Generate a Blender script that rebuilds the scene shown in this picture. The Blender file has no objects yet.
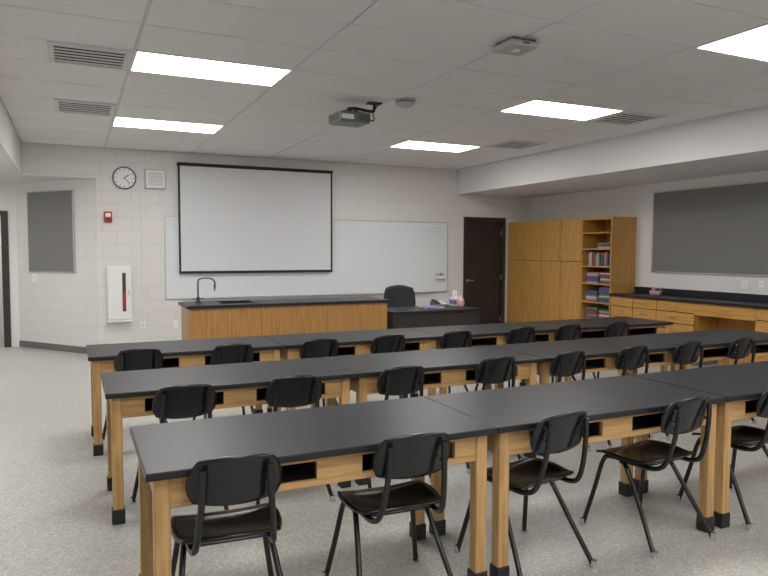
import bpy, bmesh, math, random
from mathutils import Vector, Matrix
random.seed(7)
scene=bpy.context.scene
COL=scene.collection
try:
    scene.view_settings.view_transform='Standard'
except Exception: pass

# ------------------------------------------------------------ materials
def nodes_of(name):
    m=bpy.data.materials.new(name); m.use_nodes=True
    nt=m.node_tree; b=nt.nodes['Principled BSDF']
    return m,nt,b
def mat(name,col,rough=.5,metal=0,spec=.5,noise=0,nscale=20,bump=0,bscale=200,emit=0):
    m,nt,b=nodes_of(name)
    b.inputs['Base Color'].default_value=(*col,1)
    b.inputs['Roughness'].default_value=rough
    b.inputs['Metallic'].default_value=metal
    b.inputs['Specular IOR Level'].default_value=spec
    if emit:
        b.inputs['Emission Color'].default_value=(*col,1); b.inputs['Emission Strength'].default_value=emit
    tc=nt.nodes.new('ShaderNodeTexCoord')
    if noise:
        n=nt.nodes.new('ShaderNodeTexNoise'); n.inputs['Scale'].default_value=nscale; n.inputs['Detail'].default_value=4
        nt.links.new(tc.outputs['Object'],n.inputs['Vector'])
        r=nt.nodes.new('ShaderNodeValToRGB')
        r.color_ramp.elements[0].position=.3; r.color_ramp.elements[1].position=.7
        r.color_ramp.elements[0].color=(*[c*(1-noise) for c in col],1)
        r.color_ramp.elements[1].color=(*[min(1,c*(1+noise)) for c in col],1)
        nt.links.new(n.outputs['Fac'],r.inputs['Fac']); nt.links.new(r.outputs['Color'],b.inputs['Base Color'])
    if bump:
        n2=nt.nodes.new('ShaderNodeTexNoise'); n2.inputs['Scale'].default_value=bscale
        nt.links.new(tc.outputs['Object'],n2.inputs['Vector'])
        bp=nt.nodes.new('ShaderNodeBump'); bp.inputs['Strength'].default_value=bump; bp.inputs['Distance'].default_value=.002
        nt.links.new(n2.outputs['Fac'],bp.inputs['Height']); nt.links.new(bp.outputs['Normal'],b.inputs['Normal'])
    return m
def oak(name,c1,c2,axis='Z',rough=.38):
    m,nt,b=nodes_of(name)
    tc=nt.nodes.new('ShaderNodeTexCoord'); mp=nt.nodes.new('ShaderNodeMapping')
    s={'X':(1.2,22,22),'Y':(22,1.2,22),'Z':(22,22,1.2)}[axis]
    mp.inputs['Scale'].default_value=s
    n=nt.nodes.new('ShaderNodeTexNoise'); n.inputs['Scale'].default_value=2.2; n.inputs['Detail'].default_value=7; n.inputs['Distortion'].default_value=.6
    r=nt.nodes.new('ShaderNodeValToRGB'); r.color_ramp.elements[0].position=.32; r.color_ramp.elements[1].position=.68
    r.color_ramp.elements[0].color=(*c1,1); r.color_ramp.elements[1].color=(*c2,1)
    nt.links.new(tc.outputs['Object'],mp.inputs['Vector']); nt.links.new(mp.outputs['Vector'],n.inputs['Vector'])
    nt.links.new(n.outputs['Fac'],r.inputs['Fac']); nt.links.new(r.outputs['Color'],b.inputs['Base Color'])
    b.inputs['Roughness'].default_value=rough
    bp=nt.nodes.new('ShaderNodeBump'); bp.inputs['Strength'].default_value=.15; bp.inputs['Distance'].default_value=.001
    nt.links.new(n.outputs['Fac'],bp.inputs['Height']); nt.links.new(bp.outputs['Normal'],b.inputs['Normal'])
    return m
def block_wall(name,col,dirx,diry):
    """painted concrete block; u runs along (dirx,diry), v up"""
    m,nt,b=nodes_of(name)
    g=nt.nodes.new('ShaderNodeNewGeometry')
    d=nt.nodes.new('ShaderNodeVectorMath'); d.operation='DOT_PRODUCT'; d.inputs[1].default_value=(dirx,diry,0)
    sp=nt.nodes.new('ShaderNodeSeparateXYZ'); cb=nt.nodes.new('ShaderNodeCombineXYZ')
    nt.links.new(g.outputs['Position'],d.inputs[0]); nt.links.new(g.outputs['Position'],sp.inputs[0])
    nt.links.new(d.outputs['Value'],cb.inputs['X']); nt.links.new(sp.outputs['Z'],cb.inputs['Y'])
    br=nt.nodes.new('ShaderNodeTexBrick'); br.inputs['Scale'].default_value=1
    br.inputs['Brick Width'].default_value=.4064; br.inputs['Row Height'].default_value=.2032
    br.inputs['Mortar Size'].default_value=.006; br.inputs['Mortar Smooth'].default_value=.6
    br.inputs['Color1'].default_value=(*col,1); br.inputs['Color2'].default_value=(*[c*.985 for c in col],1)
    br.inputs['Mortar'].default_value=(*[c*.885 for c in col],1)
    nt.links.new(cb.outputs[0],br.inputs['Vector']); nt.links.new(br.outputs['Color'],b.inputs['Base Color'])
    bp=nt.nodes.new('ShaderNodeBump'); bp.inputs['Strength'].default_value=.45; bp.inputs['Distance'].default_value=.004; bp.invert=True
    n=nt.nodes.new('ShaderNodeTexNoise'); n.inputs['Scale'].default_value=90
    nt.links.new(g.outputs['Position'],n.inputs['Vector'])
    ad=nt.nodes.new('ShaderNodeMath'); ad.operation='MULTIPLY_ADD'; ad.inputs[1].default_value=.15
    nt.links.new(n.outputs['Fac'],ad.inputs[0]); nt.links.new(br.outputs['Fac'],ad.inputs[2])
    nt.links.new(ad.outputs[0],bp.inputs['Height']); nt.links.new(bp.outputs['Normal'],b.inputs['Normal'])
    b.inputs['Roughness'].default_value=.45
    return m
def speckle(name,cols,scale,rough):
    m,nt,b=nodes_of(name)
    tc=nt.nodes.new('ShaderNodeTexCoord')
    v=nt.nodes.new('ShaderNodeTexVoronoi'); v.inputs['Scale'].default_value=scale
    nt.links.new(tc.outputs['Object'],v.inputs['Vector'])
    s=nt.nodes.new('ShaderNodeSeparateColor'); nt.links.new(v.outputs['Color'],s.inputs[0])
    r=nt.nodes.new('ShaderNodeValToRGB'); r.color_ramp.interpolation='CONSTANT'
    els=r.color_ramp.elements
    for i,(p,c) in enumerate(cols):
        e=els[i] if i<2 else els.new(p)
        e.position=p; e.color=(*c,1)
    nt.links.new(s.outputs[0],r.inputs['Fac'])
    n=nt.nodes.new('ShaderNodeTexNoise'); n.inputs['Scale'].default_value=.8; n.inputs['Detail'].default_value=3
    nt.links.new(tc.outputs['Object'],n.inputs['Vector'])
    mr=nt.nodes.new('ShaderNodeMapRange'); mr.inputs[3].default_value=.93; mr.inputs[4].default_value=1.05
    nt.links.new(n.outputs['Fac'],mr.inputs[0])
    mx=nt.nodes.new('ShaderNodeVectorMath'); mx.operation='SCALE'
    nt.links.new(r.outputs['Color'],mx.inputs[0]); nt.links.new(mr.outputs[0],mx.inputs['Scale'])
    nt.links.new(mx.outputs[0],b.inputs['Base Color'])
    b.inputs['Roughness'].default_value=rough
    return m

WALLC=(.745,.73,.71)
M_front=block_wall('painted_block_front',WALLC,1,0)
M_ang=block_wall('painted_block_angled',WALLC,-.6017,.7987)
M_drywall=mat('painted_drywall',(.74,.73,.715),.6,bump=.05,bscale=300)
M_ceil=mat('ceiling_tile',(.80,.79,.785),.9,noise=.04,nscale=160,bump=.3,bscale=400)
M_grid=mat('ceiling_tbar',(.66,.65,.64),.6)
M_floor=speckle('terrazzo_vinyl',[(0,(.36,.35,.32)),(.15,(.43,.42,.39)),(.5,(.48,.47,.435)),(.85,(.57,.56,.52))],105,.36)
M_base=mat('rubber_base',(.16,.15,.14),.6)
M_resin=mat('black_epoxy_resin',(.016,.017,.021),.36,spec=.32,noise=.15,nscale=60)
M_oakV=oak('oak_vertical',(.44,.245,.09),(.62,.40,.175),'Z')
M_oakX=oak('oak_horizontal',(.44,.245,.09),(.60,.38,.165),'X')
M_cabV=oak('honey_oak_vertical',(.42,.205,.045),(.58,.32,.088),'Z',.33)
M_cabY=oak('honey_oak_horizontal',(.42,.205,.045),(.58,.32,.088),'Y',.33)
M_deskO=oak('desk_oak',(.34,.165,.05),(.47,.25,.085),'Z',.33)
M_boot=mat('black_rubber',(.02,.02,.02),.6)
M_dark=mat('compartment_and_gap_dark',(.02,.018,.016),.7)
M_shell=mat('black_plastic_shell',(.008,.009,.012),.18,spec=.5,bump=.06,bscale=500)
M_tube=mat('black_enamel_tube',(.010,.010,.012),.22)
M_chrome=mat('chrome',(.7,.7,.7),.15,1)
M_alu=mat('aluminium',(.6,.6,.61),.4,1)
M_wb=mat('whiteboard_enamel',(.74,.78,.81),.2,spec=.5)
M_screen=mat('screen_fabric',(.70,.71,.735),.9)
M_black=mat('matte_black',(.012,.012,.013),.6)
M_white=mat('white_plastic',(.86,.86,.84),.4)
M_white2=mat('white_enamel',(.84,.84,.83),.35)
M_red=mat('alarm_red',(.5,.02,.02),.35)
M_door=mat('dark_walnut_door',(.030,.023,.022),.4,noise=.25,nscale=12)
M_frame=mat('dark_door_frame',(.035,.025,.022),.45)
M_tack=mat('grey_tack_fabric',(.205,.20,.20),.95,noise=.12,nscale=120,bump=.5,bscale=500)
M_lens=mat('troffer_lens',(1,.985,.965),.5,emit=19)
M_vent=mat('vent_metal',(.66,.65,.64),.5)
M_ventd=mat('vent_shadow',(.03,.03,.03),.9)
M_lgrey=mat('light_grey_plastic',(.48,.48,.47),.5)
M_grey=mat('grey_plastic',(.13,.13,.135),.4)
M_dgrey=mat('dark_grey_plastic',(.045,.045,.05),.4)
M_glass=mat('dark_lens_glass',(.01,.01,.015),.05)
M_pink=mat('pink_plastic',(.55,.34,.34),.5)
M_paper=mat('paper',(.75,.75,.74),.8)
M_purple=mat('purple_card',(.28,.14,.42),.7)
M_blue=mat('blue_ink',(.12,.2,.6),.5)
M_handle=mat('satin_pull',(.45,.43,.4),.35,1)
M_fab=mat('black_upholstery',(.015,.015,.017),.75)
M_books=[mat('book_%d'%i,c,.6) for i,c in enumerate([(.30,.06,.05),(.06,.1,.25),(.5,.48,.42),(.08,.2,.12),(.35,.22,.08),(.2,.08,.15),(.1,.1,.11),(.45,.30,.30)])]

# ------------------------------------------------------------ mesh builder
class MB:
    def __init__(s): s.v=[];s.f=[];s.m=[];s.sm=[];s.mats=[]
    def mi(s,m):
        if m not in s.mats: s.mats.append(m)
        return s.mats.index(m)
    def add(s,vs,fs,m,smooth=False,M=None):
        o=len(s.v); k=s.mi(m)
        for p in vs:
            p=Vector(p)
            if M is not None: p=M@p
            s.v.append(p)
        for f in fs:
            s.f.append([o+i for i in f]); s.m.append(k); s.sm.append(smooth)
    def box(s,lo,hi,m,bev=0,M=None,seg=1):
        lo=Vector(lo);hi=Vector(hi)
        bm=bmesh.new(); bmesh.ops.create_cube(bm,size=1)
        d=hi-lo;c=(lo+hi)/2
        for v in bm.verts: v.co=Vector((v.co.x*d.x,v.co.y*d.y,v.co.z*d.z))+c
        if bev:
            bmesh.ops.bevel(bm,geom=list(bm.edges),offset=min(bev,min(abs(d.x),abs(d.y),abs(d.z))*.45),segments=seg,affect='EDGES',profile=.5)
        bm.verts.index_update()
        s.add([v.co.copy() for v in bm.verts],[[v.index for v in f.verts] for f in bm.faces],m,False,M); bm.free()
    def tube(s,pts,r,m,n=10,sub=6,smooth_path=True,M=None,closed=False):
        P=[Vector(p) for p in pts]
        if smooth_path and len(P)>2:
            Q=[]
            for i in range(len(P)-1):
                a=P[max(i-1,0)];b=P[i];c=P[i+1];d=P[min(i+2,len(P)-1)]
                for k in range(sub):
                    t=k/sub
                    Q.append(.5*((2*b)+(c-a)*t+(2*a-5*b+4*c-d)*t*t+(3*b-a-3*c+d)*t**3))
            Q.append(P[-1]);P=Q
        T=[]
        for i in range(len(P)):
            a=P[max(i-1,0)];b=P[min(i+1,len(P)-1)]
            T.append((b-a).normalized())
        up=Vector((0,0,1)) if abs(T[0].z)<.9 else Vector((1,0,0))
        nrm=(up-T[0]*up.dot(T[0])).normalized()
        vs=[];fs=[]
        for i,p in enumerate(P):
            nrm=(nrm-T[i]*nrm.dot(T[i])).normalized(); bn=T[i].cross(nrm)
            rr=r[i*(len(r)-1)//(len(P)-1)] if isinstance(r,(list,tuple)) else r
            for k in range(n):
                a=2*math.pi*k/n
                vs.append(p+nrm*math.cos(a)*rr+bn*math.sin(a)*rr)
        for i in range(len(P)-1):
            for k in range(n):
                k2=(k+1)%n
                fs.append([i*n+k,i*n+k2,(i+1)*n+k2,(i+1)*n+k])
        s.add(vs,fs,m,True,M)
        s.add(vs[:n],[list(range(n))[::-1]],m,False,M); s.add(vs[-n:],[list(range(n))],m,False,M)
    def cyl(s,c,r,z0,z1,m,n=24,M=None,r2=None):
        r2=r if r2 is None else r2
        vs=[(c[0]+r*math.cos(2*math.pi*k/n),c[1]+r*math.sin(2*math.pi*k/n),z0) for k in range(n)]+\
           [(c[0]+r2*math.cos(2*math.pi*k/n),c[1]+r2*math.sin(2*math.pi*k/n),z1) for k in range(n)]
        s.add(vs,[[k,(k+1)%n,n+(k+1)%n,n+k] for k in range(n)],m,True,M)
        s.add(vs[:n],[list(range(n))[::-1]],m,False,M); s.add(vs[n:],[list(range(n))],m,False,M)
    def lathe(s,prof,c,m,n=24,M=None):
        vs=[];fs=[]
        for r,z in prof:
            for k in range(n):
                a=2*math.pi*k/n; vs.append((c[0]+r*math.cos(a),c[1]+r*math.sin(a),c[2]+z))
        for i in range(len(prof)-1):
            for k in range(n):
                k2=(k+1)%n; fs.append([i*n+k,i*n+k2,(i+1)*n+k2,(i+1)*n+k])
        s.add(vs,fs,m,True,M)
    def shell(s,fn,th,m,nu=14,nv=12,M=None):
        g=[[Vector(fn(-1+2*i/nu,-1+2*j/nv)) for i in range(nu+1)] for j in range(nv+1)]
        N=[[None]*(nu+1) for _ in range(nv+1)]
        for j in range(nv+1):
            for i in range(nu+1):
                du=g[j][min(i+1,nu)]-g[j][max(i-1,0)]; dv=g[min(j+1,nv)][i]-g[max(j-1,0)][i]
                N[j][i]=du.cross(dv).normalized()
        vs=[g[j][i] for j in range(nv+1) for i in range(nu+1)]
        vs+=[g[j][i]-N[j][i]*th for j in range(nv+1) for i in range(nu+1)]
        W=nu+1;O=W*(nv+1);fs=[]
        for j in range(nv):
            for i in range(nu):
                a=j*W+i
                fs.append([a,a+1,a+W+1,a+W]); fs.append([O+a,O+a+W,O+a+W+1,O+a+1])
        for i in range(nu):
            fs.append([i,O+i,O+i+1,i+1]); b=nv*W+i; fs.append([b,b+1,O+b+1,O+b])
        for j in range(nv):
            a=j*W; fs.append([a,a+W,O+a+W,O+a]); b=a+nu; fs.append([b,O+b,O+b+W,b+W])
        s.add(vs,fs,m,True,M)
    def mesh(s,name):
        me=bpy.data.meshes.new(name); me.from_pydata([tuple(v) for v in s.v],[],s.f)
        for m in s.mats: me.materials.append(m)
        me.polygons.foreach_set('material_index',s.m); me.polygons.foreach_set('use_smooth',s.sm)
        me.update(); return me
    def obj(s,name,loc=(0,0,0),rot=0,mesh=None):
        me=mesh or s.mesh(name)
        o=bpy.data.objects.new(name,me); o.location=loc; o.rotation_euler=(0,0,rot); COL.objects.link(o); return o

def simple(name,lo,hi,m,bev=0):
    b=MB(); b.box(lo,hi,m,bev); return b.obj(name)

H=3.05; HS=2.60; YB=10.6; XR=8.12; XS=6.47; XL=-.61; XLL=-3.0; YN=-2.4; AX,AY=.34,YB; BX,BY=-.79,12.1
# ------------------------------------------------------------ room shell
simple('floor',(XLL-.1,YN-.1,-.1),(XR+.1,14.2,0),M_floor)
DX0,DX1,DH=6.62,7.56,2.19
b=MB()
b.box((AX,YB,0),(DX0,YB+.2,H+.1),M_front)
b.box((DX0,YB,DH),(DX1,YB+.2,H+.1),M_front)
b.box((DX1,YB,0),(XR+.1,YB+.2,H+.1),M_front)
b.obj('wall_front')
simple('wall_header',(XL,YB,HS),(AX,YB+.2,H+.1),M_front)
simple('wall_right',(XR,YN,0),(XR+.1,YB+.2,HS+.02),M_drywall)
simple('wall_rear',(XLL-.1,YN-.1,0),(XR+.1,YN,H+.1),M_drywall)
simple('wall_left',(XLL-.1,YN,0),(XLL,14.2,HS+.1),M_drywall)
ang=math.atan2(BY-AY,BX-AX); L=math.hypot(BX-AX,BY-AY)
MA=Matrix.Translation((AX,AY,0))@Matrix.Rotation(ang,4,'Z')
b=MB(); b.box((0,-.2,0),(L,0,HS+.02),M_ang,0,MA); b.obj('wall_angled')
b=MB()
b.box((BX-.06,BY,0),(BX+.25,BY+.15,HS+.02),M_drywall)
b.box((-1.95,BY,2.17),(BX-.06,BY+.15,HS+.02),M_drywall)
b.box((XLL,BY,0),(-1.95,BY+.15,HS+.02),M_drywall)
b.obj('wall_alcove')
simple('wall_corridor',(XLL,14.1,0),(1.2,14.2,HS+.02),M_drywall)
simple('wall_corridor_end',(1.1,12.1,0),(1.2,14.1,HS+.02),M_drywall)
simple('ceiling_soffit_right',(XS,YN,HS),(XR,YB,H+.1),M_drywall)
b=MB(); b.box((XLL,YN,HS),(XL,YB,H+.1),M_drywall); b.box((XLL,YB,HS+.01),(XL,14.2,H+.1),M_drywall); b.box((XL,YB+.2,HS+.01),(1.2,14.2,H+.1),M_drywall)
b.obj('ceiling_soffit_left')
b=MB(); b.box((AX,YB-.012,0),(DX0-.06,YB,.1),M_base); b.obj('baseboard_front')
b=MB(); b.box((0,0,0),(L,.012,.1),M_base,0,MA); b.obj('baseboard_angled')
b=MB(); b.box((XR-.012,YN,0),(XR,3.1,.1),M_base); b.obj('baseboard_right')

gx=[XL,.46,1.69,2.90,4.15,5.34,XS]
gy=[YN,-1.79,-1.2,-.6,0,.44,1.06,1.67,2.28,2.90,3.52,4.13,4.74,5.36,5.98,6.68,7.38,8.08,8.70,9.33,9.96,YB]
lights=[(1,13),(1,17),(4,13),(4,17),(4,9),(1,9),(1,5),(4,5),(1,1),(4,1)]
b=MB(); b.box((XL,YN,H+.012),(XS,YB,H+.1),M_grid)
for i in range(len(gx)-1):
    for j in range(len(gy)-1):
        if (i,j) in lights: continue
        g=.011
        b.box((gx[i]+g,gy[j]+g,H),(gx[i+1]-g,gy[j+1]-g,H+.02),M_ceil,.005)
b.obj('ceiling')
for (i,j) in lights:
    x0,x1,y0,y1=gx[i]+.004,gx[i+1]-.004,gy[j]+.004,gy[j+1]-.004
    b=MB(); w=.018; z0=H-.006;z1=H+.011
    b.box((x0,y0,z0),(x1,y0+w,z1),M_white2,.003); b.box((x0,y1-w,z0),(x1,y1,z1),M_white2,.003)
    b.box((x0,y0+w,z0),(x0+w,y1-w,z1),M_white2,.003); b.box((x1-w,y0+w,z0),(x1,y1-w,z1),M_white2,.003)
    b.box((x0+w,y0+w,H-.002),(x1-w,y1-w,H+.009),M_lens)
    b.obj('ceiling_light')
def grille(x0,y0,x1,y1):
    b=MB(); z0=H-.012;z1=H; w=.04
    b.box((x0,y0,z0),(x1,y0+w,z1),M_vent,.003); b.box((x0,y1-w,z0),(x1,y1,z1),M_vent,.003)
    b.box((x0,y0+w,z0),(x0+w,y1-w,z1),M_vent,.003); b.box((x1-w,y0+w,z0),(x1,y1-w,z1),M_vent,.003)
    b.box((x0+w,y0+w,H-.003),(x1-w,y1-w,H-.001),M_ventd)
    n=6; p=(y1-y0-2*w)/n
    for k in range(n):
        y=y0+w+p*(k+.5)
        b.box((x0+w,y-p*.22,H-.008),(x1-w,y+p*.22,H-.004),M_vent,.001)
    b.obj('ceiling_vent')
grille(-.13,5.38,.44,5.96); grille(-.13,7.40,.44,8.06); grille(5.38,5.38,5.97,5.96); grille(5.38,7.42,5.97,8.04)
for (x,y) in [(7.25,8.57),(7.2,5.86),(7.2,3.1)]:
    b=MB(); b.lathe([(.055,-.001),(.058,-.006),(.085,-.008),(.09,-.001)],(x,y,HS),M_white2,28)
    b.cyl((x,y),.056,HS-.003,HS-.001,M_alu,28)
    b.obj('recessed_downlight')
# ceiling devices: grey mounting base, white body
x,y,r=2.9,3.97,.125
b=MB()
b.box((x-r*.8,y-r*.8,H-.02),(x+r*.8,y+r*.8,H-.0005),M_grey,.003)
b.box((x-r,y-r,H-.06),(x+r,y+r,H-.02),M_lgrey,.018,None,3)
b.box((x-.03,y-r-.002,H-.045),(x+.03,y-r+.004,H-.035),M_dgrey)
b.cyl((x,y),.03,H-.064,H-.058,M_white,20)
b.obj('wireless_access_point')
x,y,r=3.02,5.94,.105
b=MB()
b.cyl((x,y),r,H-.018,H-.0005,M_lgrey,32)
b.cyl((x,y),r*.8,H-.030,H-.018,M_dgrey,32)
b.lathe([(.0,-.075),(r*.45,-.073),(r*.75,-.06),(r*.92,-.03),(r*.8,-.028)],(x,y,H),M_lgrey,32)
b.obj('smoke_detector')

# ------------------------------------------------------------ doors
b=MB()
y0,y1=YB-.02,YB+.2
b.box((DX0,y0,0),(DX0+.055,y1,DH),M_frame,.004); b.box((DX1-.055,y0,0),(DX1,y1,DH),M_frame,.004); b.box((DX0+.055,y0,DH-.055),(DX1-.055,y1,DH),M_frame,.004)
b.box((DX0+.06,YB+.04,.008),(DX1-.06,YB+.085,DH-.06),M_door,.003)
for z in (.25,1.05,1.9): b.box((DX1-.07,YB+.03,z-.05),(DX1-.058,YB+.045,z+.05),M_alu)
b.tube([(DX0+.12,YB+.04,1.0),(DX0+.12,YB-.01,1.0),(DX0+.22,YB-.012,1.0)],.009,M_alu,8,4)
b.cyl((0,0),.028,0,.012,M_alu,20,Matrix.Translation((DX0+.12,YB+.04,1.0))@Matrix.Rotation(math.pi/2,4,'X'))
b.obj('door_1')
b=MB(); y0,y1=BY-.02,BY+.17
b.box((BX-.22,y0,0),(BX-.12,y1,2.17),M_frame,.004); b.box((-1.95,y0,0),(-1.88,y1,2.17),M_frame,.004); b.box((-1.88,y0,2.1),(BX-.22,y1,2.17),M_frame,.004)
Md=Matrix.Translation((-1.88,BY+.17,0))@Matrix.Rotation(math.radians(80),4,'Z')
b.box((0,0,.01),(.86,.045,2.08),M_door,.003,Md)
b.obj('door_2')
b=MB(); b.box((BX-.12,BY,0),(BX-.06,BY+.15,2.17),M_drywall); b.obj('wall_door_return')

# ------------------------------------------------------------ things on the front wall
b=MB()
wx0,wx1,wz0,wz1=1.28,6.27,.80,2.08; wy=YB
b.box((wx0,wy-.018,wz0),(wx1,wy-.001,wz1),M_wb)
e=.014
for a in [((wx0,wz0),(wx1,wz0+e)),((wx0,wz1-e),(wx1,wz1)),((wx0,wz0),(wx0+e,wz1)),((wx1-e,wz0),(wx1,wz1))]:
    b.box((a[0][0],wy-.026,a[0][1]),(a[1][0],wy-.002,a[1][1]),M_alu,.003)
for x in (3.78,): b.box((x-.002,wy-.0195,wz0+.02),(x+.002,wy-.017,wz1-.02),M_alu)
b.box((wx0+.3,wy-.085,wz0+.0),(wx1-.3,wy-.02,wz0+.012),M_alu,.004)
random.seed(3)
for r in range(2):
    x=5.8
    while x<6.15-.1*r:
        p=[(x+.012*k,wy-.02,1.97-.06*r+random.uniform(-.014,.014)) for k in range(4)]
        b.tube(p,.0022,M_blue,5,3); x+=.06
b.obj('whiteboard')

b=MB()
sx0,sx1,sz0,sz1=1.48,3.98,1.21,2.88; sy=YB-.08
b.box((sx0,sy-.002,sz0),(sx1,sy+.002,sz1),M_screen)
e=.03
b.box((sx0,sy-.004,sz0),(sx0+e,sy-.002,sz1),M_black); b.box((sx1-e,sy-.004,sz0),(sx1,sy-.002,sz1),M_black)
b.box((sx0+e,sy-.004,sz0),(sx1-e,sy-.002,sz0+e*.8),M_black); b.box((sx0+e,sy-.004,sz1-.04),(sx1-e,sy-.002,sz1),M_black)
b.tube([(sx0,sy,sz0-.006),(sx1,sy,sz0-.006)],.010,M_black,10)
b.box((sx0-.008,sy-.03,sz1-.03),(sx1+.008,YB-.004,sz1+.01),M_black,.012,None,2)
b.obj('projection_screen')

def onfront(x,z,yoff=0.002):
    return Matrix.Translation((x,YB-yoff,z))@Matrix.Rotation(math.pi/2,4,'X')
b=MB(); M=onfront(.725,2.62)
b.lathe([(.165,0),(.168,.03),(.16,.042),(.15,.04),(.148,.025)],(0,0,0),M_grey,40,M)
b.cyl((0,0),.15,0,.024,M_white,40,M)
for k in range(12):
    R=M@Matrix.Rotation(k*math.pi/6,4,'Z'); b.box((-.004,.115,.0245),(.004,.14,.026),M_black,0,R)
for a,l,w in ((-.9,.075,.006),(-2.4,.115,.004)):
    R=M@Matrix.Rotation(a,4,'Z'); b.box((-w,-.015,.027),(w,l,.029),M_black,0,R)
b.cyl((0,0),.008,.024,.032,M_black,12,M)
b.obj('analog_clock')
b=MB(); M=onfront(1.155,2.62)
b.box((-.15,-.15,0),(.15,.15,.02),M_lgrey,.004,M)
b.box((-.138,-.138,.02),(.138,.138,.085),M_white,.014,M,2)
b.box((-.10,-.10,.085),(.10,.10,.087),M_lgrey,.001,M)
for k in range(10): b.box((-.095,-.095+k*.0202,.087),(.095,-.085+k*.0202,.091),M_white,0,M)
b.obj('intercom_speaker')
b=MB(); M=onfront(.49,2.04)
b.box((-.055,-.08,0),(.055,.08,.045),M_red,.008,M,2); b.box((-.035,.0,.045),(.035,.055,.06),M_white,.004,M,2)
b.box((-.04,-.055,.045),(.04,-.02,.049),M_dgrey,.002,M)
b.obj('fire_alarm_strobe')
b=MB(); M=onfront(.625,.92)
b.box((-.165,-.40,0),(.165,.40,.11),M_white2,.006,M)
b.box((-.15,-.385,.11),(.15,.385,.122),M_white2,.004,M)
b.box((.035,-.27,.1225),(.085,.30,.1235),M_dgrey,.001,M)
for a in [((.025,-.28),(.035,.31)),((.085,-.28),(.095,.31)),((.035,-.28),(.085,-.27)),((.035,.30),(.085,.31))]:
    b.box((a[0][0],a[0][1],.12),(a[1][0],a[1][1],.128),M_white2,.001,M)
b.box((.045,-.24,.1232),(.075,.02,.127),M_red,.001,M)
b.box((.12,-.03,.12),(.135,.05,.14),M_alu,.003,M)
b.box((-.17,-.425,0),(.17,-.402,.14),M_white2,.004,M)
b.obj('fire_extinguisher_cabinet')
def plate(name,M,w=.07,h=.115,kind='outlet'):
    b=MB(); b.box((-w/2,-h/2,0),(w/2,h/2,.007),M_white,.002,M)
    if kind=='outlet':
        for z in (-.025,.025):
            b.box((-.017,z-.014,.007),(.017,z+.014,.010),M_white2,.002,M)
            b.box((-.009,z-.005,.010),(-.006,z+.006,.0105),M_black,0,M); b.box((.006,z-.005,.010),(.009,z+.006,.0105),M_black,0,M)
    else:
        b.box((-.008,-.018,.007),(.008,.018,.015),M_lgrey,.003,M)
    b.obj(name)
plate('light_switch',onfront(.95,.42),.08,.12,'sw')
plate('electrical_outlet',onfront(1.42,.42))
b=MB(); b.tube([(.95,YB-.012,2.45),(.95,YB-.012,.485)],.006,M_white,8,smooth_path=False); b.obj('electrical_conduit')
b=MB(); M=onfront(6.08,1.10,.028)
b.box((-.1,-.05,0),(.1,-.045,.07),M_white,.001,M); b.box((-.1,-.045,.065),(.1,.0,.07),M_white,.001,M)
b.box((-.1,-.045,0),(.1,.03,.005),M_white,.001,M)
for s_ in (-.1,.096): b.box((s_,-.045,.005),(s_+.004,.0,.065),M_white,0,M)
for k,mm in enumerate((M_blue,M_red,M_black,M_books[3])):
    b.tube([M@Vector((-.07+.045*k,-.044,.03)),M@Vector((-.065+.045*k,.05,.03))],.008,mm,8,smooth_path=False)
b.obj('marker_holder')
b=MB(); MT=MA
b.box((.50,.002,1.22),(1.56,.02,2.45),M_tack,0,MT)
for lo,hi in [((.49,.002,1.21),(1.57,.026,1.228)),((.49,.002,2.442),(1.57,.026,2.46)),((.49,.002,1.21),(.508,.026,2.46)),((1.552,.002,1.21),(1.57,.026,2.46))]:
    b.box(lo,hi,M_alu,.002,MT)
b.obj('tack_board')
plate('light_switch',MA@Matrix.Translation((1.45,.002,1.12))@Matrix.Rotation(-math.pi/2,4,'X'),.12,.12,'sw')

# ------------------------------------------------------------ student tables
TL,TD,TH=1.508,.715,.76
b=MB()
b.box((0,0,TH-.03),(TL,TD,TH),M_resin,.004)
lg=.058
for lx in (.03,TL-.03-lg):
    for ly in (.035,TD-.035-lg):
        b.box((lx,ly,.0),(lx+lg,ly+lg,TH-.03),M_oakV,.004)
        b.box((lx-.006,ly-.006,.0),(lx+lg+.006,ly+lg+.006,.085),M_boot,.004)
az0,az1=TH-.155,TH-.031
f0=.045;f1=.067;xa=.03+lg;xb=TL-xa
b.box((xa,f0,az0),(xb,f1,az0+.026),M_oakX,.002)
b.box((xa,f0,az1-.022),(xb,f1,az1),M_oakX,.002)
o=[(.21,.66),(.86,1.31)]
for (s0,s1) in [(xa,o[0][0]),(o[0][1],o[1][0]),(o[1][1],xb)]:
    b.box((s0,f0,az0+.026),(s1,f1,az1-.022),M_oakX)
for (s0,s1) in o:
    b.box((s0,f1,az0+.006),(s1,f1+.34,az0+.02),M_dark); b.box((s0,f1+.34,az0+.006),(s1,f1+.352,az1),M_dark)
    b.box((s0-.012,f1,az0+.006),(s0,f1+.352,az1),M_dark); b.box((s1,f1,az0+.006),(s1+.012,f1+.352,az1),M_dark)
b.box((xa,TD-.067,az0),(xb,TD-.045,az1),M_oakX,.002)
for lx in (.045,TL-.067): b.box((lx,.035+lg,az0),(lx+.022,TD-.035-lg,az1),M_oakV,.002)
TM=b.mesh('student_table')
rows=[(2.46,.22,4),(3.945,.15,4),(5.36,.09,4)]
for y,x0,n in rows:
    for k in range(n):
        b.obj('student_table',(x0+k*(TL+.006),y,0),0,TM)

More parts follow.
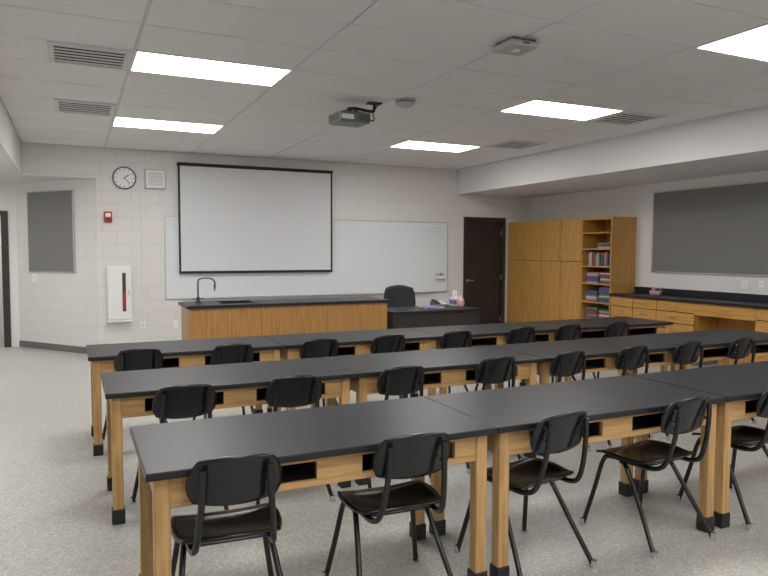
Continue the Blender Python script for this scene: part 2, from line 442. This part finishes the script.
# ------------------------------------------------------------ student chairs
b=MB()
def sq(a,c,t): return a*math.sqrt(1-t*c*c/2),c*math.sqrt(1-t*a*a/2)
def seat(u,v):
    x,y=sq(u,v,.55)
    z=.452-.016*(1-x*x)*(1-y*y)*1.5
    if y>.45: z-=.035*((y-.45)/.55)**2
    if y<-.5: z+=.03*((-y-.5)/.5)**2
    z+=.008*abs(x)**3
    return (x*(.218+.006*y),y*.205,z)
b.shell(seat,.014,M_shell,18,16)
def back(u,v):
    x,y=sq(u,v,.62)
    w=.174*(1-.06*y)
    return (-x*w, -.275-.03*y+.035*x*x, .715+.10*y)
b.shell(back,.011,M_shell,18,10)
for s_ in (1,-1):
    b.tube([(s_*.235,.215,.012),(s_*.20,.17,.22),(s_*.175,.135,.385),(s_*.165,.09,.420),(s_*.16,-.05,.422),(s_*.155,-.17,.424),(s_*.145,-.238,.456),(s_*.135,-.276,.55),(s_*.125,-.297,.67),(s_*.12,-.302,.77)],.0128,M_tube,10,5)
    b.tube([(s_*.163,.02,.412),(s_*.172,-.03,.385),(s_*.20,-.15,.2),(s_*.235,-.265,.012)],.0128,M_tube,10,5)
    for (x,y) in ((s_*.236,.217),(s_*.236,-.267)):
        b.cyl((x,y),.018,0,.012,M_chrome,14); b.cyl((x,y),.015,.012,.038,M_chrome,14)
    for z in (.685,.75):
        b.cyl((0,0),.008,-.006,.02,M_chrome,10,Matrix.Translation((s_*.122,-.295,z))@Matrix.Rotation(-math.pi/2,4,'X'))
b.tube([(-.165,.06,.422),(.165,.06,.422)],.009,M_tube,8,smooth_path=False)
b.tube([(-.158,-.12,.422),(.158,-.12,.422)],.009,M_tube,8,smooth_path=False)
CM=b.mesh('student_chair')
ch=[(.55,2.68,-4),(1.28,2.66,-3),(2.03,2.68,7),(2.86,2.67,4),(3.64,2.68,0),
    (.55,4.07,2),(1.21,4.07,-2),(1.93,4.10,2),(2.71,4.16,3),(3.35,4.16,7),(4.02,4.17,4),(4.64,4.17,5),(5.30,4.17,6),
    (.44,5.61,2),(1.14,5.57,3),(1.89,5.58,2),(2.54,5.58,3),(3.25,5.58,2),(4.01,5.60,3),(4.60,5.6,4),(5.26,5.6,4)]
for x,y,r in ch: b.obj('student_chair',(x,y,0),math.radians(r),CM)

# ------------------------------------------------------------ demonstration bench with sink
b=MB(); x0,x1,y0,y1=1.17,3.74,7.76,8.46; z=.92
sxa,sxb,sya,syb=1.62,2.02,7.98,8.30
b.box((x0,y0,z-.035),(sxa,y1,z),M_resin,.003); b.box((sxb,y0,z-.035),(x1,y1,z),M_resin,.003)
b.box((sxa,y0,z-.035),(sxb,sya,z),M_resin); b.box((sxa,syb,z-.035),(sxb,y1,z),M_resin)
b.box((sxa,sya,z-.22),(sxb,syb,z-.2),M_resin)
for lo,hi in [((sxa-.012,sya,z-.2),(sxa,syb,z-.03)),((sxb,sya,z-.2),(sxb+.012,syb,z-.03)),((sxa,sya-.012,z-.2),(sxb,sya,z-.03)),((sxa,syb,z-.2),(sxb,syb+.012,z-.03))]: b.box(lo,hi,M_resin)
for lo,hi in [((sxa-.02,sya-.02,z),(sxb+.02,sya,z+.006)),((sxa-.02,syb,z),(sxb+.02,syb+.02,z+.006)),((sxa-.02,sya,z),(sxa,syb,z+.006)),((sxb,sya,z),(sxb+.02,syb,z+.006))]: b.box(lo,hi,M_resin,.002)
n=3; w=(x1-x0-.06)/n
for k in range(n):
    b.box((x0+.03+k*w+.001,y0+.03,.10),(x0+.03+(k+1)*w-.001,y0+.05,z-.035),M_deskO,.002)
b.box((x0+.03,y0+.05,.10),(x0+.05,y1-.05,z-.035),M_deskO,.002); b.box((x1-.05,y0+.05,.10),(x1-.03,y1-.05,z-.035),M_deskO,.002)
b.box((x0+.05,y1-.05,.10),(x1-.05,y1-.03,z-.035),M_deskO)
b.box((x0+.04,y0+.06,0),(x1-.04,y1-.06,.10),M_base)
b.obj('demonstration_bench')
b=MB(); fx,fy=1.37,8.2; z=.921
b.cyl((fx,fy),.035,z,z+.02,M_dgrey,20); b.cyl((fx,fy),.02,z+.02,z+.07,M_dgrey,16)
b.tube([(fx,fy,z+.05),(fx,fy,z+.24),(fx+.015,fy,z+.285),(fx+.07,fy-.01,z+.30),(fx+.16,fy-.02,z+.29),(fx+.195,fy-.025,z+.25),(fx+.195,fy-.025,z+.20)],.011,M_grey,10,6)
b.lathe([(.014,.03),(.016,0),(.01,-.01),(.007,-.05)],(fx+.195,fy-.025,z+.19),M_grey,12)
for s_ in (-1,1):
    b.tube([(fx,fy,z+.045),(fx+s_*.06,fy,z+.05)],.008,M_grey,8,smooth_path=False)
    b.tube([(fx+s_*.06,fy-.035,z+.055),(fx+s_*.06,fy+.02,z+.055)],.007,M_grey,8,smooth_path=False)
b.obj('gooseneck_faucet')

# ------------------------------------------------------------ teacher desk
b=MB(); x0,x1,y0,y1,z=3.78,5.16,7.76,8.48,.755
b.box((x0,y0,z-.03),(x1,y1,z),M_resin,.003)
b.box((x0+.02,y0+.03,.1),(x1-.02,y0+.05,z-.03),M_door,.002)
b.box((x0+.02,y0+.05,0),(x0+.045,y1-.02,z-.03),M_door,.002); b.box((x1-.4,y0+.05,0),(x1-.02,y1-.02,z-.03),M_door,.002)
for k in range(3):
    b.box((x1-.385,y1-.02,.08+k*.21),(x1-.035,y1-.003,.275+k*.21),M_door,.003)
    b.box((x1-.26,y1-.003,.19+k*.21),(x1-.16,y1+.012,.2+k*.21),M_handle,.003)
b.obj('teacher_desk')
b=MB()
for k in range(7):
    M=Matrix.Translation((4.55,8.1,z+.001+k*.004))@Matrix.Rotation(random.uniform(-.3,.3),4,'Z')
    b.box((-.14,-.11,0),(.14,.11,.0035),M_paper if k%3 else M_purple,0,M)
b.obj('paper_stack')
b=MB(); M=Matrix.Translation((4.80,8.32,z+.001))@Matrix.Rotation(.1,4,'Z')
b.add([(-.1,-.1,0),(.1,-.1,0),(.1,.1,0),(-.1,.1,0),(-.1,-.1,.025),(.1,-.1,.025),(.1,.1,.07),(-.1,.1,.07)],[[0,3,2,1],[4,5,6,7],[0,1,5,4],[1,2,6,5],[2,3,7,6],[3,0,4,7]],M_grey,False,M)
b.tube([(-.07,-.085,.05),(-.075,-.03,.075),(-.075,.03,.085),(-.07,.085,.085)],.018,M_dgrey,10,4,M=M)
for i in range(3):
    for j in range(4): b.box((.0+i*.03,-.07+j*.03,.03+.0068*j*2),(.02+i*.03,-.052+j*.03,.045+.0068*j*2),M_white,.002,M)
b.obj('desk_telephone')
b=MB(); M=Matrix.Translation((5.05,8.3,z+.001))
b.box((-.06,-.06,0),(.06,.06,.13),M_paper,.004,M); b.box((-.062,-.062,.03),(.062,.062,.09),M_purple,.002,M)
b.shell(lambda u,v:(u*.04+.01*v,.02*math.sin(3*u)+.01,.13+.045*(v+1)),.002,M_paper,8,4,M)
b.obj('tissue_box')
b=MB(); M=Matrix.Translation((4.99,8.05,z+.001))
b.lathe([(0,.0),(.045,.0),(.054,.04),(.056,.09),(.04,.125),(.02,.135),(0,.136)],(0,0,0),M_pink,20,M); b.cyl((0,0),.025,.135,.16,M_white,14,M)
b.obj('snack_jar')

b=MB(); M=Matrix.Translation((4.49,8.88,0))@Matrix.Rotation(math.radians(165),4,'Z')
for k in range(5):
    a=k*2*math.pi/5; c,s_=math.cos(a),math.sin(a)
    b.tube([(0,0,.10),(c*.15,s_*.15,.10),(c*.29,s_*.29,.07)],[.026,.018],M_dgrey,8,4,M=M)
    b.cyl((0,0),.028,-.02,.02,M_black,14,M@Matrix.Translation((c*.29,s_*.29,.028))@Matrix.Rotation(math.pi/2,4,'X'))
b.cyl((0,0),.028,.08,.42,M_dgrey,14,M)
b.shell(lambda u,v:(sq(u,v,.6)[0]*.25,sq(u,v,.6)[1]*.24,.50-.02*(1-u*u)*(1-v*v)-.02*max(0,v)**2),.07,M_fab,14,12,M)
b.shell(lambda u,v:(-sq(u,v,.7)[0]*.235,-.25-.03*v+.05*u*u,.78+sq(u,v,.7)[1]*.25),.05,M_fab,14,12,M)
b.tube([(0,-.1,.44),(0,-.25,.45),(0,-.31,.55),(0,-.31,.75)],.02,M_dgrey,8,4,M=M)
for s_ in (-1,1):
    b.tube([(s_*.2,-.02,.45),(s_*.29,-.02,.47),(s_*.30,-.04,.66),(s_*.29,.12,.68),(s_*.28,.16,.62)],.014,M_dgrey,8,5,M=M)
    b.box((s_*.295-.025,-.1,.675),(s_*.295+.025,.14,.70),M_black,.01,M,2)
b.obj('office_chair')

# ------------------------------------------------------------ projector
b=MB(); cx,cy,cz=2.53,6.2,2.87
M=Matrix.Translation((cx,cy,cz))@Matrix.Rotation(math.radians(4),4,'Z')
b.box((-.17,-.14,-.055),(.17,.14,.045),M_grey,.018,M,3)
b.box((-.173,-.11,-.04),(-.168,.11,.02),M_dgrey,.001,M)
for k in range(8): b.box((.04+k*.014,-.1425,-.035),(.047+k*.014,-.139,.02),M_dgrey,0,M)
b.box((-.15,-.1425,-.03),(-.02,-.139,.015),M_vent,.001,M)
b.cyl((-.08,0),.045,0,.03,M_dgrey,20,M@Matrix.Translation((0,.14,-.005))@Matrix.Rotation(-math.pi/2,4,'X')); b.cyl((-.08,0),.035,.03,.032,M_glass,20,M@Matrix.Translation((0,.14,-.005))@Matrix.Rotation(-math.pi/2,4,'X'))
b.box((-.12,-.09,.045),(.12,.09,.057),M_dgrey,.003,M)
for sx in (-.1,.1):
    for sy_ in (-.07,.07): b.tube([(sx,sy_,.05),(0,0,.10)],.008,M_dgrey,6,smooth_path=False,M=M)
b.cyl((0,0),.022,.07,.11,M_black,14,M)
b.tube([(cx,cy,cz+.10),(cx+.08,cy,cz+.105),(cx+.24,cy,cz+.09),(cx+.27,cy,cz+.12),(cx+.27,cy,H-.01)],.016,M_black,8,4)
b.box((cx+.20,cy-.05,H-.014),(cx+.34,cy+.05,H-.001),M_black,.004)
b.tube([(cx+.12,cy-.12,cz),(cx+.22,cy-.1,cz-.02),(cx+.25,cy-.02,cz+.08),(cx+.31,cy,H-.02)],.006,M_black,6,6)
b.obj('ceiling_projector')

# ------------------------------------------------------------ tall cabinets
CX=7.60; CT=2.10
def pull(b,x,y,z,vert=True):
    if vert: b.tube([(x,y,z-.05),(x-.025,y,z-.045),(x-.025,y,z+.045),(x,y,z+.05)],.005,M_handle,6,4)
    else: b.tube([(x,y-.05,z),(x-.025,y-.045,z),(x-.025,y+.045,z),(x,y+.05,z)],.005,M_handle,6,4)
for y0,y1 in [(8.53,9.54),(9.545,10.56)]:
    b=MB(); b.box((CX+.02,y0,.1),(XR-.005,y1,CT),M_cabV,.003); b.box((CX+.06,y0+.01,0),(XR-.005,y1-.01,.1),M_base)
    m=(y0+y1)/2
    b.box((CX+.017,y0+.01,.11),(CX+.0205,y1-.01,CT-.01),M_dark)  # dark sheet over the oak carcass, paints shade into the door gaps
    for a,c in ((y0+.004,m-.005),(m+.005,y1-.004)):
        for z0,z1 in ((.11,1.38),(1.388,CT-.01)):
            b.box((CX,a,z0),(CX+.018,c,z1),M_cabV,.004)
    for s_ in (-1,1): pull(b,CX,m+s_*.04,1.2); pull(b,CX,m+s_*.04,1.5)
    b.obj('storage_cabinet')
b=MB(); y0,y1=7.85,8.525
b.box((CX,y0,0),(XR-.005,y0+.022,CT),M_cabV,.002); b.box((CX,y1-.022,0),(XR-.005,y1,CT),M_cabV,.002)
b.box((XR-.02,y0+.022,.08),(XR-.005,y1-.022,CT-.022),M_cabV); b.box((CX,y0+.022,CT-.04),(XR-.005,y1-.022,CT),M_cabY,.002)
b.box((CX+.01,y0+.022,0),(CX+.03,y1-.022,.08),M_cabY)
SZ=[.08,.42,.72,1.02,1.30,1.58,1.84]
for z_ in SZ: b.box((CX+.004,y0+.022,z_),(XR-.02,y1-.022,z_+.022),M_cabY,.002)
b.obj('bookcase')
random.seed(11)
b=MB()
for si,mode in ((1,'s'),(2,'s'),(3,'s'),(4,'v'),(0,'s'),(5,'f')):
    zb=SZ[si]+.0225
    if mode=='v':
        y=y0+.04
        while y<y1-.1:
            t=random.uniform(.018,.045); h=random.uniform(.17,.23)
            b.box((CX+.05+random.uniform(0,.03),y,zb),(CX+.25,y+t-.002,zb+h),random.choice(M_books),.002); y+=t
    elif mode=='f':
        for k in range(3): b.box((CX+.05,y0+.08,zb+k*.03),(CX+.27,y0+.36,zb+k*.03+.028),random.choice(M_books),.002)
    else:
        for s0 in (y0+.04,y0+.34):
            z_=zb; top=zb+random.uniform(.14,.23)
            while z_<top:
                t=random.uniform(.018,.04); o_=random.uniform(0,.03)
                b.box((CX+.04+o_,s0+random.uniform(0,.02),z_),(CX+.27+o_,s0+.26,z_+t-.002),random.choice(M_books),.002); z_+=t
b.obj('textbook_collection')

# ------------------------------------------------------------ base cabinets + counter
b=MB(); ct=.90
b.box((CX-.03,3.2,ct-.035),(XR-.005,7.845,ct),M_resin,.003)
b.box((XR-.025,3.2,ct),(XR-.005,7.845,ct+.10),M_resin,.003)
def unit(y0,y1,cols,kind):
    b.box((CX+.02,y0,.1),(XR-.03,y1,ct-.035),M_cabV,.002); b.box((CX+.07,y0,0),(XR-.03,y1,.1),M_base)
    b.box((CX+.017,y0+.005,.11),(CX+.0205,y1-.005,ct-.04),M_dark)  # dark backing colours in the shade between drawer and door fronts
    w=(y1-y0)/cols
    for c in range(cols):
        a=y0+c*w+.005; d=y0+(c+1)*w-.005
        if kind=='drawers': zs=[(.11,.36),(.369,.55),(.559,.71),(.719,.86)]
        elif kind=='door': zs=[(.11,.70),(.709,.86)]
        for i,(z0,z1) in enumerate(zs):
            b.box((CX,a,z0),(CX+.018,d,z1),M_cabY if kind=='drawers' or i else M_cabV,.005)
            if kind=='door' and i==0: pull(b,CX,a+.05 if c%2 else d-.05,z1-.1)
            else: pull(b,CX,(a+d)/2,(z0+z1)/2,False)
unit(6.95,7.84,2,'drawers'); unit(6.30,6.95,1,'drawers')
unit(4.55,5.42,2,'drawers'); unit(3.2,4.55,2,'door')
b.box((CX,5.42,.70),(CX+.02,6.30,ct-.035),M_cabY,.003); pull(b,CX,5.86,.78,False)
b.box((CX+.02,5.42,.70),(XR-.03,6.30,.715),M_cabY)
b.box((XR-.03,5.42,0),(XR-.015,6.30,ct-.035),M_cabV)
b.obj('base_cabinet_run')
b=MB(); M=Matrix.Translation((7.86,7.2,ct+.001))
b.lathe([(0,0),(.07,0),(.085,.03),(.09,.075),(.084,.075),(.078,.03),(0,.012)],(0,0,0),M_books[7],22,M)
for k in range(22):
    a=random.uniform(0,6.28); r=random.uniform(0,.06); M2=M@Matrix.Translation((r*math.cos(a),r*math.sin(a),.075+random.uniform(-.01,.03)))@Matrix.Rotation(a,4,'Z')@Matrix.Rotation(random.uniform(0,1),4,'X')
    b.box((-.028,-.015,-.012),(.028,.015,.012),random.choice([M_paper,M_pink,M_books[0],M_dgrey]),.006,M2)
b.obj('candy_bowl')
b=MB(); X=XR-.001
b.box((X-.02,3.3,1.25),(X,7.5,2.46),M_tack)
for lo,hi in [((X-.026,3.28,1.235),(X,7.52,1.255)),((X-.026,3.28,2.45),(X,7.52,2.47)),((X-.026,7.5,1.235),(X,7.52,2.47)),((X-.026,3.28,1.235),(X,3.3,2.47))]:
    b.box(lo,hi,M_alu,.002)
b.obj('pinboard')
for y in (5.95,5.72):
    plate('electrical_outlet',Matrix.Translation((X,y,1.12))@Matrix.Rotation(-math.pi/2,4,'Z')@Matrix.Rotation(math.pi/2,4,'X'))

# ------------------------------------------------------------ lamps in the corridor and side zone
for (x0,y0,x1,y1) in [(-2.2,13.0,-1.0,13.4),(-2.2,9.6,-1.6,10.8),(-2.2,5,-1.6,6.2)]:
    b=MB(); b.box((x0,y0,HS-.03),(x1,y1,HS-.0005),M_white2,.003); b.box((x0+.04,y0+.04,HS-.034),(x1-.04,y1-.04,HS-.0305),M_lens)
    b.obj('ceiling_light')

# ------------------------------------------------------------ world + camera
w=bpy.data.worlds.new('World'); scene.world=w; w.use_nodes=True
w.node_tree.nodes['Background'].inputs[0].default_value=(.6,.62,.65,1); w.node_tree.nodes['Background'].inputs[1].default_value=.3
f=662.9;yaw=math.radians(25.18);pit=math.radians(3.24);rol=math.radians(.16)
F=Vector((math.sin(yaw)*math.cos(pit),math.cos(yaw)*math.cos(pit),-math.sin(pit)))
R0=Vector((math.cos(yaw),-math.sin(yaw),0));U0=R0.cross(F)
R=math.cos(rol)*R0+math.sin(rol)*U0;U=-math.sin(rol)*R0+math.cos(rol)*U0
cd=bpy.data.cameras.new('Camera'); cam=bpy.data.objects.new('Camera',cd); COL.objects.link(cam)
cd.sensor_width=36; cd.lens=f/768*36; cd.clip_start=.05; cd.clip_end=100
m=Matrix.Identity(4)
for i in range(3): m[i][0]=R[i]; m[i][1]=U[i]; m[i][2]=-F[i]
m[0][3],m[1][3],m[2][3]=0,0,1.56
cam.matrix_world=m
scene.camera=cam
